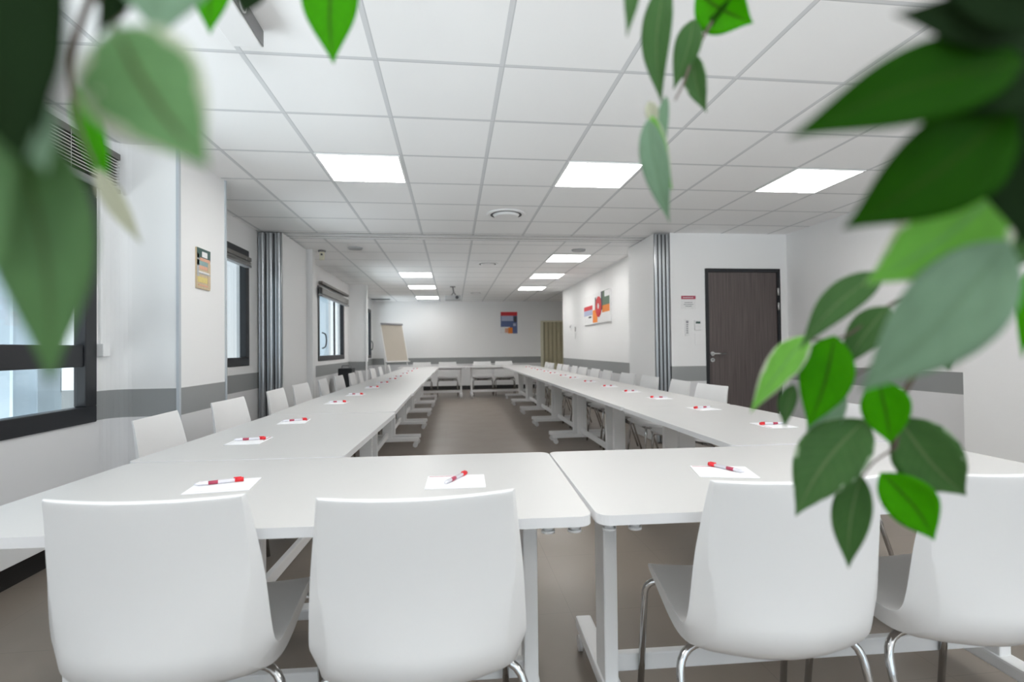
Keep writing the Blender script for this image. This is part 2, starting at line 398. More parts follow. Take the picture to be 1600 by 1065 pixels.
struct(MB().box(4.085, 4.1, 3.57, 5.85, 0, .11).build('baseboard_right', 'black_skirt'))
struct(MB().box(3.935, 3.95, -3.5, 3.55, 0, .11).build('baseboard_right', 'black_skirt'))

# windows
def window(name, xin, hole, label, vbars=(), hbars=(), t=.085, handles=()):
    ya, yb, za, zb = hole; root = empty(name, (xin, (ya+yb)/2, za)); struct(root, label)
    L = lambda x, y, z: (x-xin, y-(ya+yb)/2, z-za)
    def part(nm, m, boxes, b=.006, par=root):
        mb = MB()
        for (x0, x1, y0, y1, z0, z1) in boxes:
            p, q = L(x0, y0, z0), L(x1, y1, z1); mb.bbox(p[0], q[0], p[1], q[1], p[2], q[2], b)
        return mb.build(nm, m, par)
    x0, x1 = xin-.055, xin+.012
    part('window_frame', 'black', [(x0, x1, ya, yb, za, za+t), (x0, x1, ya, yb, zb-t, zb), (x0, x1, ya, ya+t, za+t, zb-t), (x0, x1, yb-t, yb, za+t, zb-t)])
    part('sash', 'black', [(x0+.01, x1-.03, y-w/2, y+w/2, za+t, zb-t) for y, w in vbars] + [(x0+.01, x1-.01, ya+t, yb-t, z-w/2, z+w/2) for z, w in hbars]) if (vbars or hbars) else None
    p, q = L(xin-.035, ya+t, za+t), L(xin-.030, yb-t, zb-t)
    MB().box(p[0], q[0], p[1], q[1], p[2], q[2]).build('pane', 'glass', root)
    for y, z in handles:
        c = L(xin+.03, y, z); mb = MB().tube(spline([(c[0]-.03, c[1], c[2]+.13), (c[0]+.02, c[1]+.02, c[2]+.10), (c[0]+.035, c[1]+.03, c[2]), (c[0]+.02, c[1]+.02, c[2]-.10), (c[0]-.03, c[1], c[2]-.13)]), .011, 8)
        mb.build('handle', 'black', root)
    return root
window('window_1', XL, W1, 'near black-framed window with an upper and a lower pane', vbars=((1.6, .1),), hbars=((1.135, .13),), t=.10)
window('window_2', XL, W2, 'black-framed window between pillar and folded partition', t=.09)
window('window_3', -2.14, W3, 'third black-framed window with a raised blind', vbars=((9.75, .05),), handles=((8.72, 1.32),))
window('window_4', -2.24, W4, 'dark window frame near the far wall', vbars=((13.8, .05),), handles=((14.3, 1.28),))

# outside
struct(MB().box(-60, -2.9, -40, 60, -3.3, -3.2).build('ground', 'snow'), 'pale ground outside the windows')
for i, (x0, x1, y0, y1, z1) in enumerate(((-26, -19, -6, 9, .5), (-34, -27, 12, 30, 1.6), (-30, -24, 34, 52, 1.0))):
    b = MB().box(x0, x1, y0, y1, -3.2, z1)
    for k in range(int((y1-y0)/2)):
        b.box(x1, x1+.03, y0+.5+2*k, y0+1.7+2*k, z1-2.2, z1-.9, 1)
    tag(b.build('building', ['building', 'grey']), ['low pale building seen through the near window', 'pale building far outside the second window', 'pale building far outside the third window'][i], 'building')
for i, y in enumerate((3.62, 5.36, 6.35, 9.2, 11.6)):
    tag(MB().bbox(-2.98, -2.72, y-.10, y+.10, -3.2, 4.5, .02).build('facade_fin', 'fin'),
        'blue-grey vertical facade fin outside the ' + ['near window', 'middle of the second window', 'partition end of the second window', 'third window', 'narrow pillar'][i], 'facade fin', 'facade fins outside the windows')

# blinds
def blind(x, ya, yb, ztop, h, label, drop=0):
    root = empty('venetian_blind', (x, (ya+yb)/2, ztop)); tag(root, label, 'blind')
    w = (yb-ya)/2
    MB().bbox(-.03, .03, -w, w, -.04, 0, .004).build('headrail', 'blind', root)
    mb = MB(); n = 9
    for k in range(n):
        z = -.05 - drop - k*(h-.07)/n
        mb.box(-.028, .028, -w+.01, w-.01, z-.004, z, 0); mb.box(.026, .030, -w+.01, w-.01, z-.007, z-.003, 1)
    mb.build('slats', ['blind', 'blind_light'], root)
    MB().bbox(-.03, .03, -w, w, -h-drop-.015, -h-drop+.012, .003).build('bottom_rail', 'grey', root)
    for s in (-1, 1):
        MB().tube([(.032, s*w*.7, -.02), (.032, s*w*.7, -h-drop)], .0015, 6).build('cord', 'blind_light', root)
blind(-2.13, .65, 3.52, 2.42, .24, 'bunched dark venetian blind above the near window')
blind(-2.163, 4.84, 5.75, 2.15, .09, 'raised blind above the second window')
blind(-2.08, 8.40, 10.5, 2.26, .17, 'grey raised blind hanging over the third window', .05)

# conduit and junction box beside the near window
cb = empty('blind_control', (XL, 3.475, 0)); tag(cb, 'white blind control box on thin conduit beside the near window', 'control box')
MB().bbox(0, .045, -.03, .035, 1.13, 1.21, .006).build('box', 'metal_white', cb)
MB().bbox(0, .015, -.008, .012, 1.21, 2.40, .003).build('conduit', 'metal_white', cb)

# folding partitions
def partition(x0, x1, y0, y1, n, face, label):
    root = empty('folding_partition', ((x0+x1)/2, y0, 0)); tag(root, label, 'partition')
    w = (x1-x0)/n; ox = (x0+x1)/2
    for k in range(n):
        a = x0 + k*w - ox; b = a + w
        p = MB().box(a+.004, b-.004, .03, y1-y0, .012, H-.012).build('panel', 'plain', root)
        e = MB(); c = (a+b)/2; R = w*.27
        e.box(a+.010, b-.010, .015, .032, .012, H-.012)
        # rounded centre profile and side lips
        m = 8; pts = [(c + R*math.cos(PI*j/m), .018 - .016*math.sin(PI*j/m)) for j in range(m+1)]
        vs = [(x, y, .012) for x, y in pts] + [(x, y, H-.012) for x, y in pts]
        e.add(vs, [(j, j+1, m+2+j, m+1+j) for j in range(m)], 0, True)
        e.box(a+.010, a+.016, .0, .03, .012, H-.012); e.box(b-.016, b-.010, .0, .03, .012, H-.012)
        e.build('end_profile', 'alu', p)
        if k < n-1: MB().box(b-.009, b+.009, .008, .028, .02, H-.02).box(b-.003, b+.003, .028, y1-y0-.02, .02, H-.02).build('gasket', 'alu_dark', root)
    MB().bbox(.02-w, w-.02, .1, .5, H-.011, H-.002, .003).build('carrier', 'alu_dark', root)
    return root
pt = partition(-2.195, -1.925, 6.08, 7.06, 3, 1, 'folded white partition with aluminium edges by the window wall')
pt = partition(2.40, 2.59, 5.86, 6.78, 4, -1, 'folded white partition with grey edges beside the brown door')

# doors
d1 = empty('door_1', (3.52, 5.86, 0)); struct(d1, 'dark brown wooden door')
MB().bbox(-.486, -.446, -.012, .10, 0, 2.092, .003).bbox(.446, .485, -.012, .10, 0, 2.092, .003).bbox(-.446, .446, -.012, .10, 2.05, 2.092, .003).build('door_frame', 'black', d1)
MB().bbox(-.444, .444, .004, .045, .006, 2.048, .003).build('door_leaf', 'wood', d1)
hm = MB().cyl((-.405, .003, 1.06), (-.405, -.008, 1.06), .026); hm.tube(arc([(-.405, -.005, 1.06), (-.405, -.05, 1.06), (-.26, -.05, 1.06)], .02), .009, 10)
tag(hm.build('handle', 'handle', d1), 'chrome lever handle')
MB().cyl((-.405, .003, .985), (-.405, -.008, .985), .025).cyl((-.405, -.008, .987), (-.405, -.010, .987), .008, mi=1).build('keyhole_plate', ['handle', 'alu_dark'], d1)
for z in (1.81, 1.63, .3): MB().cyl((.449, -.018, z-.045), (.449, -.018, z+.045), .011).build('hinge', 'handle', d1)
d2 = empty('door_2', (3.05, 14.7, 0)); struct(d2, 'olive accordion door at the far end')
mb = MB(); x = -.44; k = 0
while x < .5:
    ya_, yb_ = (-.07, -.035) if k % 2 == 0 else (-.035, -.07)
    mb.quad((x, ya_, .01), (x+.06, yb_, .01), (x+.06, yb_, 1.91), (x, ya_, 1.91)); x += .06; k += 1
o = mb.build('accordion_leaf', 'olive', d2); sm = o.modifiers.new('s', 'SOLIDIFY'); sm.thickness = .008
MB().bbox(-.51, -.44, -.08, 0, 0, 1.95, .004).bbox(-.44, .55, -.08, 0, 1.915, 1.95, .004).build('door_frame', 'cream', d2)

# ------------------------------------------------------------------ ceiling fittings
def lamp(x0, y0, ly=.6):
    root = empty('ceiling_light', (x0+.3, y0+ly/2, H))
    fr = MB(); a, b = .3, ly/2
    for q in ((-a+.008, a-.008, -b+.008, -b+.022), (-a+.008, a-.008, b-.022, b-.008), (-a+.008, -a+.022, -b+.022, b-.022), (a-.022, a-.008, -b+.022, b-.022)):
        fr.box(q[0], q[1], q[2], q[3], -.006, 0)
    fr.build('frame', 'metal_white', root)
    MB().box(-a+.022, a-.022, -b+.022, b-.022, -.004, -.001).build('diffuser', 'diffuser', root)
    return root
LG = 'square ceiling light panels'
lm = [(-.951, 3.639, 'lit square ceiling panel nearest, on the left'), (1.449-.6+.6-.6+.6-.6, 0, None)]
LAMPS = [(-.951, 3.639, .6, 'lit ceiling panel, large one above the left table row'),
         (.849, 3.639, .6, 'lit ceiling panel, middle one of the three large near panels'),
         (2.649, 3.639, .6, 'lit ceiling panel, rightmost of the three large near panels'),
         (-.951, 9.15, .62, 'small lit ceiling panel, left row beyond the track, first one'),
         (-.951, 11.01, .62, 'small lit ceiling panel, left row beyond the track, second one'),
         (-.951, 13.3, .62, 'small lit ceiling panel, left row beyond the track, nearest the far wall'),
         (1.449, 7.32, .62, 'lit ceiling panel, right row beyond the track, largest of three'),
         (1.479, 9.22, .62, 'lit ceiling panel, right row beyond the track, middle of three'),
         (1.499, 11.2, .62, 'lit ceiling panel, right row beyond the track, farthest of three'),
         (-.951, .639, .6, 'lit ceiling panel above the camera side, left'), (.849, .639, .6, 'lit ceiling panel above the camera side, middle'),
         (2.649, .639, .6, 'lit ceiling panel above the camera side, right'), (-.951, -2.361, .6, 'lit ceiling panel at the rear, left'),
         (.849, -2.361, .6, 'lit ceiling panel at the rear, middle'), (2.649, -2.361, .6, 'lit ceiling panel at the rear, right')]
for x, y, ly, lab in LAMPS: tag(lamp(x, y, ly), lab, 'ceiling light', LG)

def diffuser(x, y, R, label, cat='air vent', slots=False):
    root = empty('ceiling_vent', (x, y, H)); tag(root, label, cat)
    MB().cyl((0, 0, -.001), (0, 0, -.012), R, R*.93, 32).build('rim', 'metal_white', root)
    mb = MB()
    for k, (r0, r1) in enumerate(((.80, .68), (.50, .40))):
        n = 32; vs = []
        for rr, z in ((R*r0, -.0125), (R*r1, -.0125)):
            vs += [(rr*math.cos(2*PI*i/n), rr*math.sin(2*PI*i/n), z) for i in range(n)]
        mb.add(vs, [(i, (i+1) % n, n+(i+1) % n, n+i) for i in range(n)])
    mb.build('slot', 'alu_dark', root)
    MB().cyl((0, 0, -.012), (0, 0, -.035), R*.66, R*.60, 32).build('cone', 'metal_white', root)
diffuser(.55, 5.14, .20, 'round air vent in a tile between the near light panels')
diffuser(.566, 8.16, .17, 'small round air vent in the ceiling beyond the track')
diffuser(.566, 12.4, .15, 'small round air vent near the far wall')
def disc(name, x, y, R, m, label, cat):
    root = MB().cyl((0, 0, 0), (0, 0, -.02), R, R*.9, 28).build(name, m, None, (x, y, H)); return tag(root, label, cat)
disc('ceiling_speaker', -1.281, 6.99, .10, 'p_grey', 'round grey ceiling speaker left beyond the track', 'speaker')
disc('ceiling_speaker', 1.756, 6.96, .10, 'p_grey', 'round grey ceiling speaker right beyond the track', 'speaker')
dt = empty('sensor', (-1.759, 7.2, H)); tag(dt, 'small cream sensor hanging from the ceiling by the partition', 'sensor')
MB().cyl((0, 0, 0), (0, 0, -.02), .05).build('base', 'grey', dt)
MB().bbox(-.03, .03, -.02, .02, -.13, -.02, .005).bbox(-.012, .012, -.024, -.018, -.07, -.045, .002, 1).build('body', ['cream', 'alu_dark'], dt)
gr = empty('air_grille', (-1.9, 13.95, H)); tag(gr, 'long dark air grille in the ceiling by the far left corner', 'air grille')
MB().bbox(-.25, .25, -.13, .13, -.015, 0, .004).build('frame', 'p_grey', gr)
gb = MB()
for k in range(6): gb.box(-.23, .23, -.11+k*.04, -.095+k*.04, -.018, -.0155)
gb.build('slot', 'alu_dark', gr)
# far projector
pj = empty('projector', (.01, 11.2, H)); tag(pj, 'dark grey projector hanging from the ceiling before the far wall', 'projector')
MB().cyl((0, 0, 0), (0, 0, -.015), .06).cyl((0, 0, -.015), (.02, 0, -.12), .016).tube([(.02, 0, -.12), (.07, 0, -.20)], .012).tube([(.02, 0, -.12), (-.03, 0, -.20)], .012).build('mount', 'grey', pj)
MB().bbox(-.17, .17, -.13, .13, -.30, -.20, .015).build('body', 'p_grey', pj)
MB().cyl((.09, -.13, -.25), (.09, -.155, -.25), .035).build('lens', 'p_dark', pj)
# near ceiling device
nd = empty('ceiling_projector', (-.855, 2.06, H)); tag(nd, 'slim grey-sided ceiling device with a round port above the left tables', 'projector')
MB().bbox(-.065, .062, -.21, .21, -.075, 0, .006).build('body', 'metal_white', nd)
MB().bbox(.063, .067, -.205, .205, -.072, -.004, .001).build('side_panel', 'grey', nd)
MB().cyl((.066, -.02, -.038), (.072, -.02, -.038), .031, n=24).cyl((.072, -.02, -.038), (.0725, -.02, -.038), .024, n=24, mi=1).build('port', ['metal_white', 'grey'], nd)

# ------------------------------------------------------------------ tables
def make_table(L, D, label_root='folding_table', inset=.12, straight=None):
    root = empty('conference_table')
    a, b = L/2, D/2
    top = MB().slab(rrect(-a, a, -b, b, .035), .715, .74, 0, 1)
    top.build('tabletop', ['laminate', 'edge'], root)
    MB().bbox(-a+.1, a-.1, -.03, .03, .665, .7145, .004).build('top_rail', 'metal_white', root)
    for s in (-1, 1):
        x = s*(a-inset)
        lg = MB().bbox(x-.022, x+.022, -.055, .055, .075, .7145, .006)
        lg.bbox(x-.03, x+.03, -b+.12, b-.12, .69, .7145, .004)
        lg.build('leg', 'metal_white', root)
        ft = MB().bbox(x-.03, x+.03, -b+.04, b-.04, .07, .115, .008).build('foot', 'metal_white', root)
        for t in (-1, 1):
            y = t*(b-.075); c = MB()
            c.cyl((x-.004, y, .07), (x-.004, y, .05), .012)
            c.bbox(x-.016, x+.016, y-.02, y+.02, .035, .062, .006)
            for w in (-1, 1): c.cyl((x+w*.013, y, .028), (x+w*.028, y, .028), .028, n=18)
            c.build('caster', 'caster', ft)
        for kx in (.038, .105):
            q = s*(a-kx); MB().cyl((q, -b+.045, .7145), (q, -b+.045, .694), .013).cyl((q, -b+.045, .696), (q, -b+.045, .690), .017).build('knob', 'caster', root)
    MB().bbox(-a+inset+.02, a-inset-.02, -.014, .014, .12, .175, .005).build('beam', 'metal_white', root)
    return root
ord_ = ['first', 'second', 'third', 'fourth', 'fifth', 'sixth', 'seventh', 'eighth', 'ninth', 'tenth', 'eleventh', 'twelfth', 'thirteenth']
near = make_table(1.57, .78)
t_ = -.041; near.location = (.3515 - .785*math.cos(t_), 1.61 - .785*math.sin(t_), 0); near.rotation_euler = (0, 0, t_)
tag(near, 'white table across the front, left of the seam', 'table', 'white folding tables')
o = copy_tree(near); o.location = (.3605 + .785*math.cos(.031), 1.61 - .785*math.sin(.031), 0); o.rotation_euler = (0, 0, -.031); tag(o, 'white table across the front, right of the seam', 'table')
ct = make_table(1.396, .80)
for side, X in ((0, -.80), (1, 1.545)):
    for k in range(7):
        o = ct if (side == 0 and k == 0) else copy_tree(ct)
        xx = X + (.012*k if side == 0 else 0)
        o.location = (xx, 2.005+.7+1.4*k + (.058 if side == 0 and k == 0 else (.072 if side == 0 else -.008)), 0); o.rotation_euler = (0, 0, PI/2 - (.035 if side == 0 and k == 0 else 0))
        tag(o, 'white table in the %s row, %s from the front' % (('left window-side', 'right door-side')[side], ord_[k] if k < 6 else 'last and farthest'), 'table', 'white folding tables')
for k, x in enumerate((-.48, 1.10)):
    o = copy_tree(near); o.location = (x, 12.29, 0); o.rotation_euler = (0, 0, 0); tag(o, ('white table closing the far end, left half', 'white table closing the far end, right half')[k], 'table')

# ------------------------------------------------------------------ chairs
def make_chair():
    root = empty('chair')
    # profile: (y, z, half width, side thickness, inset of back panel)
    prof = [(.205, .448, .205, .010, .001, .0), (.195, .456, .210, .014, -.001, -.002), (.165, .460, .214, .018, -.003, -.006), (.11, .457, .219, .024, -.004, -.012), (.04, .449, .225, .032, -.004, -.020), (-.03, .442, .233, .039, -.002, -.026),
            (-.09, .439, .239, .046, .003, -.028), (-.135, .443, .244, .049, .016, -.006), (-.168, .458, .247, .046, .036, .018), (-.188, .485, .247, .040, .046, .028), (-.199, .525, .245, .034, .044, .018),
            (-.208, .58, .242, .028, .034, .011), (-.218, .65, .237, .021, .022, .008), (-.230, .72, .229, .016, .014, .006), (-.243, .79, .220, .012, .009, .005), (-.251, .825, .216, .010, .007, .004), (-.2535, .836, .2135, .008, .006, .004)]
    N = len(prof); cols = 14
    fine = []
    pv = [Vector(p) for p in prof]
    # smooth catmull in 4-D
    import itertools
    for i in range(N-1):
        p0, p1, p2, p3 = prof[max(i-1, 0)], prof[i], prof[i+1], prof[min(i+2, N-1)]
        for k in range(3):
            t = k/3
            fine.append([.5*((2*p1[j]) + (p2[j]-p0[j])*t + (2*p0[j]-5*p1[j]+4*p2[j]-p3[j])*t*t + (3*p1[j]-p0[j]-3*p2[j]+p3[j])*t**3) for j in range(6)])
    fine.append(list(prof[-1])); N = len(fine)
    mb = MB(); ins = []; outs = []
    for i, (y, z, w, T, cin, bul) in enumerate(fine):
        q0 = fine[max(i-1, 0)]; q1 = fine[min(i+1, N-1)]
        ty, tz = q1[0]-q0[0], q1[1]-q0[1]; l = math.hypot(ty, tz); ty /= l; tz /= l
        # surface normal towards the sitter (up for the seat, forward for the back)
        ny, nz = -tz, ty
        if nz < 0 and abs(nz) > abs(ny): ny, nz = -ny, -nz
        if abs(ny) >= abs(nz) and ny < 0: ny, nz = -ny, -nz
        s = i/(N-1)
        dish = .010 + .016*math.sin(PI*min(1, s*1.05))          # concave across
        back = max(0, min(1, (z-.47)/.2)) if y < -.1 else 0
        dish += .012*back
        ri, ro = [], []
        for c in range(cols+1):
            t = -1 + 2*c/cols; x = w*math.sin(t*PI/2*.96)/math.sin(PI/2*.96)
            d = dish*((x/w)**2)
            ri.append((x, y+ny*(d-dish*.5), z+nz*(d-dish*.5)))
            wo = (w - cin)/w
            th = T + bul*(1-(x/w)**2) + .006*min(1, max(0, (1-abs(x/w))*12))*(T/.05)
            dd = dish*((x*wo/w)**2) - th
            ro.append((x*wo, y+ny*(dd-dish*.5), z+nz*(dd-dish*.5)))
        ins.append(ri); outs.append(ro)
    C = cols+1
    vs = [p for r_ in ins for p in r_] + [p for r_ in outs for p in r_]; O = N*C
    g = lambda i, c: i*C+c
    fs = [(g(i, c), g(i, c+1), g(i+1, c+1), g(i+1, c)) for i in range(N-1) for c in range(cols)]
    fs += [(O+g(i, c), O+g(i+1, c), O+g(i+1, c+1), O+g(i, c+1)) for i in range(N-1) for c in range(cols)]
    for c in (0, cols): fs += [(g(i, c), g(i+1, c), O+g(i+1, c), O+g(i, c)) for i in range(N-1)]
    for i in (0, N-1): fs += [(g(i, c), g(i, c+1), O+g(i, c+1), O+g(i, c)) for c in range(cols)]
    mb.add(vs, fs, 0, True)
    sh = mb.build('seat_shell', 'shell', root)
    bv = sh.modifiers.new('bevel', 'BEVEL'); bv.width = .0035; bv.segments = 2; bv.limit_method = 'ANGLE'; bv.angle_limit = math.radians(24)
    wnm = sh.modifiers.new('wn', 'WEIGHTED_NORMAL')
    r_ = .0105
    for s in (-1, 1):
        MB().tube(arc([(s*.12, .14, .424), (s*.232, .165, .424), (s*.240, .21, 0.004)], .045), r_, 12).build('leg', 'chrome', root)
        MB().tube(arc([(s*.10, -.085, .380), (s*.246, -.115, .380), (s*.258, -.24, .004)], .07), r_, 12).build('leg', 'chrome', root)
    uf = MB().tube([(-.13, .14, .424), (.13, .14, .424)], r_, 12).tube([(-.11, -.085, .380), (.11, -.085, .380)], r_, 12)
    for s in (-1, 1):
        uf.tube([(s*.11, .145, .421), (s*.11, -.085, .383)], .007, 8)
        uf.bbox(s*.13-.012, s*.13+.012, -.10, -.070, .385, .431, .003)
    uf.build('underframe', 'chrome', root)
    return root
chair = make_chair(); first = [True]
def place_chair(x, y, rz, label, group):
    if first[0]: o = chair; first[0] = False
    else: o = copy_tree(chair)
    o.location = (x, y, 0); o.rotation_euler = (0, 0, rz); tag(o, label, 'chair', group)
G = 'white shell chairs around the tables'
place_chair(-.655, 1.448, -.06, 'white chair seen from behind, leftmost of the four in front', G)
place_chair(-.083, 1.38, 0.015, 'white chair seen from behind, second from the left in front', G)
place_chair(.815, 1.375, -.03, 'white chair seen from behind, right of the table seam', G)
place_chair(1.375, 1.355, -.02, 'white chair cut off by the right edge of the photo', G)
def clear_feet(y, off=0):     # keep the front legs of a tucked-in chair off the table feet
    feet = [2.005 + off + 1.4*k + q for k in range(7) for q in (.12, 1.276)]
    for d in (0, .015, -.015, .03, -.03, .045, -.045, .06, -.06, .08, -.08):
        if all(abs(y + d + s*.240 - f) > .05 for s in (-1, 1) for f in feet): return y + d
    return y
LY = [2.77, 3.54, 4.42, 5.06, 5.88, 6.58, 7.35, 7.92, 8.95, 9.85, 11.1]
for k, y in enumerate(LY):
    place_chair(-1.235 + .012*k, clear_feet(y, .07), -PI/2 + (.05, -.06, .03, -.04, .06, -.02, .02, .07, -.03, 0, .05)[k], 'white chair on the window side of the left row, %s from the front' % (ord_[k] if k < 10 else 'last and farthest'), G)
RY = [2.47, 3.96, 4.58, 5.30, 5.98, 6.84, 7.44, 8.14, 8.74, 9.38, 9.98, 10.8, 11.4]
for k, y in enumerate(RY):
    place_chair(1.865, clear_feet(y), PI/2 + (0, .08, -.05, .03, .06, -.04, 0, .05, -.05, .03, 0, .04, -.02)[k], 'white chair on the door side of the right row, %s from the front' % (ord_[k] if k < 12 else 'last and farthest'), G)
for k, x in enumerate((-.77, -.135, .73, 1.275)):
    place_chair(x, 12.68, PI, 'white chair behind the far table, %s from the left' % ord_[k], G)

# ------------------------------------------------------------------ notepads and pens
def make_pad():
    root = empty('notepad')
    MB().bbox(-.09, .09, -.075, .075, 0, .003, .0008).build('sheets', 'paper', root)
    MB().box(-.085, .005, .062, .066, .003, .0034).build('header_line', 'maroon', root)
    MB().box(-.06, .07, -.060, -.0588, .003, .0033).build('printed_line', 'p_grey', root); return root
def make_pen():
    root = empty('pen')
    MB().cyl((-.055, 0, .0065), (.042, 0, .0065), .0055, n=12).cyl((-.068, 0, .0065), (-.055, 0, .0065), .0015, .0055, 12).build('barrel', 'clear', root)
    MB().cyl((.042, 0, .0068), (.066, 0, .0068), .0066, n=12).bbox(.038, .06, -.002, .002, .0125, .0155, .0006).build('cap', 'red', root)
    MB().cyl((-.03, 0, .0065), (-.004, 0, .0065), .0057, n=12).build('label_band', 'maroon', root)
    return root
pad = make_pad(); pen = make_pen(); fp = [True]
def setting(x, y, rz, prz, where, dx=0, dy=0):
    a, b = (pad, pen) if fp[0] else (copy_tree(pad), copy_tree(pen)); fp[0] = False
    a.location = (x, y, .7402); a.rotation_euler = (0, 0, rz)
    tag(a, 'white notepad with red line ' + where, 'notepad', 'notepads on the tables')
    b.location = (x + dx, y + dy, .7434); b.rotation_euler = (0, 0, prz)
    tag(b, 'red-capped pen lying ' + where, 'pen', 'red-capped pens on the notepads')
setting(-.70, 1.66, .12, .35, 'behind the leftmost front chair', -.02, .02)
setting(.005, 1.595, -.02, 1.05, 'behind the second front chair', -.0, .02)
setting(.87, 1.58, -.25, 2.0, 'behind the front chair right of the seam', .02, .02)
LN = [2.47, 3.10, 4.15, 4.85, 5.75, 6.5, 7.3, 7.95, 8.9, 9.8, 11.0]
for k, y in enumerate(LN):
    setting(-.93 + .012*k, y, -PI/2 + .1*math.sin(k*2.1), .15 + .3*math.sin(k*1.7), 'on the left row, %s place from the front' % (ord_[k] if k < 10 else 'last'), .0, .01)
RN = [2.46, 3.20, 3.92, 4.56, 5.22, 6.0, 6.8, 7.4, 8.2, 8.8, 9.5, 10.2, 11.0]
for k, y in enumerate(RN):
    setting(1.63, y, PI/2 + .1*math.sin(k*1.3), PI + .3*math.sin(k*2.3), 'on the right row, %s place from the front' % (ord_[k] if k < 12 else 'last'), -.0, .01)

# ------------------------------------------------------------------ wall pictures, signs, boxes
# red flower picture on the right-hand wall (x = 2.62), y 8.22-9.88
pc = empty('picture', (2.62, 9.05, 1.86)); tag(pc, 'wide wall picture with a red flower and bottles on white', 'picture')
MB().bbox(-.03, 0, -.83, .83, -.275, .275, .003).build('canvas', 'p_white', pc)
pm = MB(); X = -.031
def rx(y0, y1, z0, z1, mi, off=0): pm.box(X-.002-off, X, y0, y1, z0, z1, mi)
rx(-.82, -.38, .0, .27, 2); rx(-.82, -.55, .16, .265, 4, .001)
rx(-.82, -.40, -.10, .02, 3, .001); rx(-.43, -.34, -.05, .27, 7, .001); rx(-.02, .04, -.02, .20, 7, .001); rx(-.36, -.02, .0, .16, 5)
rx(-.10, .20, -.25, -.02, 1, .001); rx(.22, .82, .0, .08, 0, .001); rx(.22, .82, -.10, .0, 6, .001); rx(.3, .5, -.15, -.12, 7); rx(-.80, -.35, -.26, -.10, 4)
pm.cyl((X, -.18, .02), (X-.006, -.18, .02), .19, n=10, mi=0); pm.cyl((X-.006, -.18, .03), (X-.008, -.18, .03), .05, n=12, mi=4)
pm.build('print', ['p_red', 'p_orange', 'p_green', 'p_orange', 'p_white', 'p_dgreen', 'p_lilac', 'p_dark'], pc)
# small items further along the wall
sw = empty('wall_notice', (2.62, 10.75, 1.5)); tag(sw, 'narrow grey notice hanging left of the flower picture', 'notice')
MB().bbox(-.008, 0, -.07, .02, -.18, .12, .002).build('sheet', 'p_white', sw)
MB().box(-.010, -.008, -.06, .01, .0, .10, 0).box(-.010, -.008, -.04, .0, -.16, -.02, 1).build('print', ['p_dark', 'p_grey'], sw)
s2 = empty('thermostat', (2.62, 11.15, 1.60)); tag(s2, 'small wall thermostat at the far end of the flower wall', 'thermostat')
MB().bbox(-.02, 0, -.05, .05, -.06, .06, .004).build('casing', 'p_white', s2); MB().box(-.0215, -.02, -.03, .03, .0, .04).build('display', 'p_dark', s2)
# poster on the far wall
ps = empty('poster', (1.62, 14.7, 1.90)); tag(ps, 'red, lilac and orange poster on the far wall', 'poster')
MB().bbox(-.24, .24, -.02, 0, -.31, .31, .002).build('board', 'p_blue', ps)
qm = MB()
def q(x0, x1, z0, z1, mi, k=0): qm.box(x0, x1, -.022-k*.001, -.02, z0, z1, mi)
q(-.24, .24, .20, .31, 0); q(-.22, .12, .05, .20, 1); q(-.24, .02, -.31, -.12, 2, 1); q(-.03, .10, -.31, -.14, 3, 2); q(-.12, -.02, -.29, -.16, 4, 2); q(.14, .22, .02, .18, 5, 1); q(.12, .2, -.1, -.02, 1, 1)
qm.build('print', ['p_red', 'p_lilac', 'p_white', 'p_orange', 'p_skin', 'p_dark'], ps)
# leaflet panel on the pillar
lp = empty('leaflet_panel', (-1.8, 3.93, 1.75)); tag(lp, 'narrow coloured leaflet panel on the near pillar', 'leaflet panel')
MB().bbox(0, .012, -.10, .10, -.145, .145, .002).build('board', 'p_tan', lp)
qm = MB()
def r2(y0, y1, z0, z1, mi, k=0): qm.box(.012, .0135+k*.001, y0, y1, z0, z1, mi)
r2(-.10, .10, .07, .145, 0); r2(-.03, .05, .085, .125, 1, 1); r2(-.06, .09, .055, .078, 2, 1); r2(-.10, .06, .02, .06, 3); r2(-.07, .05, -.005, .022, 4, 1)
r2(.06, .10, -.13, .05, 5); r2(-.08, .08, -.03, -.02, 1, 1); r2(-.09, .05, -.10, -.06, 6, 1); r2(-.10, .10, -.04, -.032, 7, 1); r2(-.08, .06, -.125, -.115, 2, 1); r2(-.10, -.07, -.06, .10, 7)
qm.build('print', ['p_dgreen', 'p_white', 'p_skin', 'p_teal', 'p_skin', 'p_tan', 'p_yellow', 'p_grey'], lp)
# sign and boxes left of the brown door
sg = empty('sign', (2.82, 5.86, 1.72)); tag(sg, 'small white sign with a dark red header left of the brown door', 'sign')
MB().bbox(-.092, .092, -.004, 0, -.12, .045, .001).build('plate', 'p_white', sg)
mb = MB().box(-.09, .09, -.006, -.004, .0, .04, 0)
for k, w in enumerate((.05, .06, .04)): mb.box(-w, w, -.005, -.004, -.045-.022*k, -.038-.022*k, 1)
for k in range(9): mb.box(-.07+k*.015, -.06+k*.015, -.0065, -.006, .014, .024, 2)
mb.build('printing', ['maroon', 'ink', 'p_white'], sg)
c1 = empty('switch_panel', (2.795, 5.86, 1.38)); tag(c1, 'narrow switch panel with grey buttons below the red-headed sign', 'switch panel')
MB().bbox(-.025, .025, -.014, 0, -.10, .10, .003).build('plate', 'p_white', c1)
mb = MB().bbox(-.013, .013, -.018, -.014, .05, .08, .002)
for k in range(5): mb.bbox(-.012, .010, -.017, -.014, .025-k*.024, .038-k*.024, .002)
mb.build('button', 'ink', c1)
c2 = empty('room_controller', (2.93, 5.86, 1.40)); tag(c2, 'wall controller with a dark display beside the brown door frame', 'wall controller')
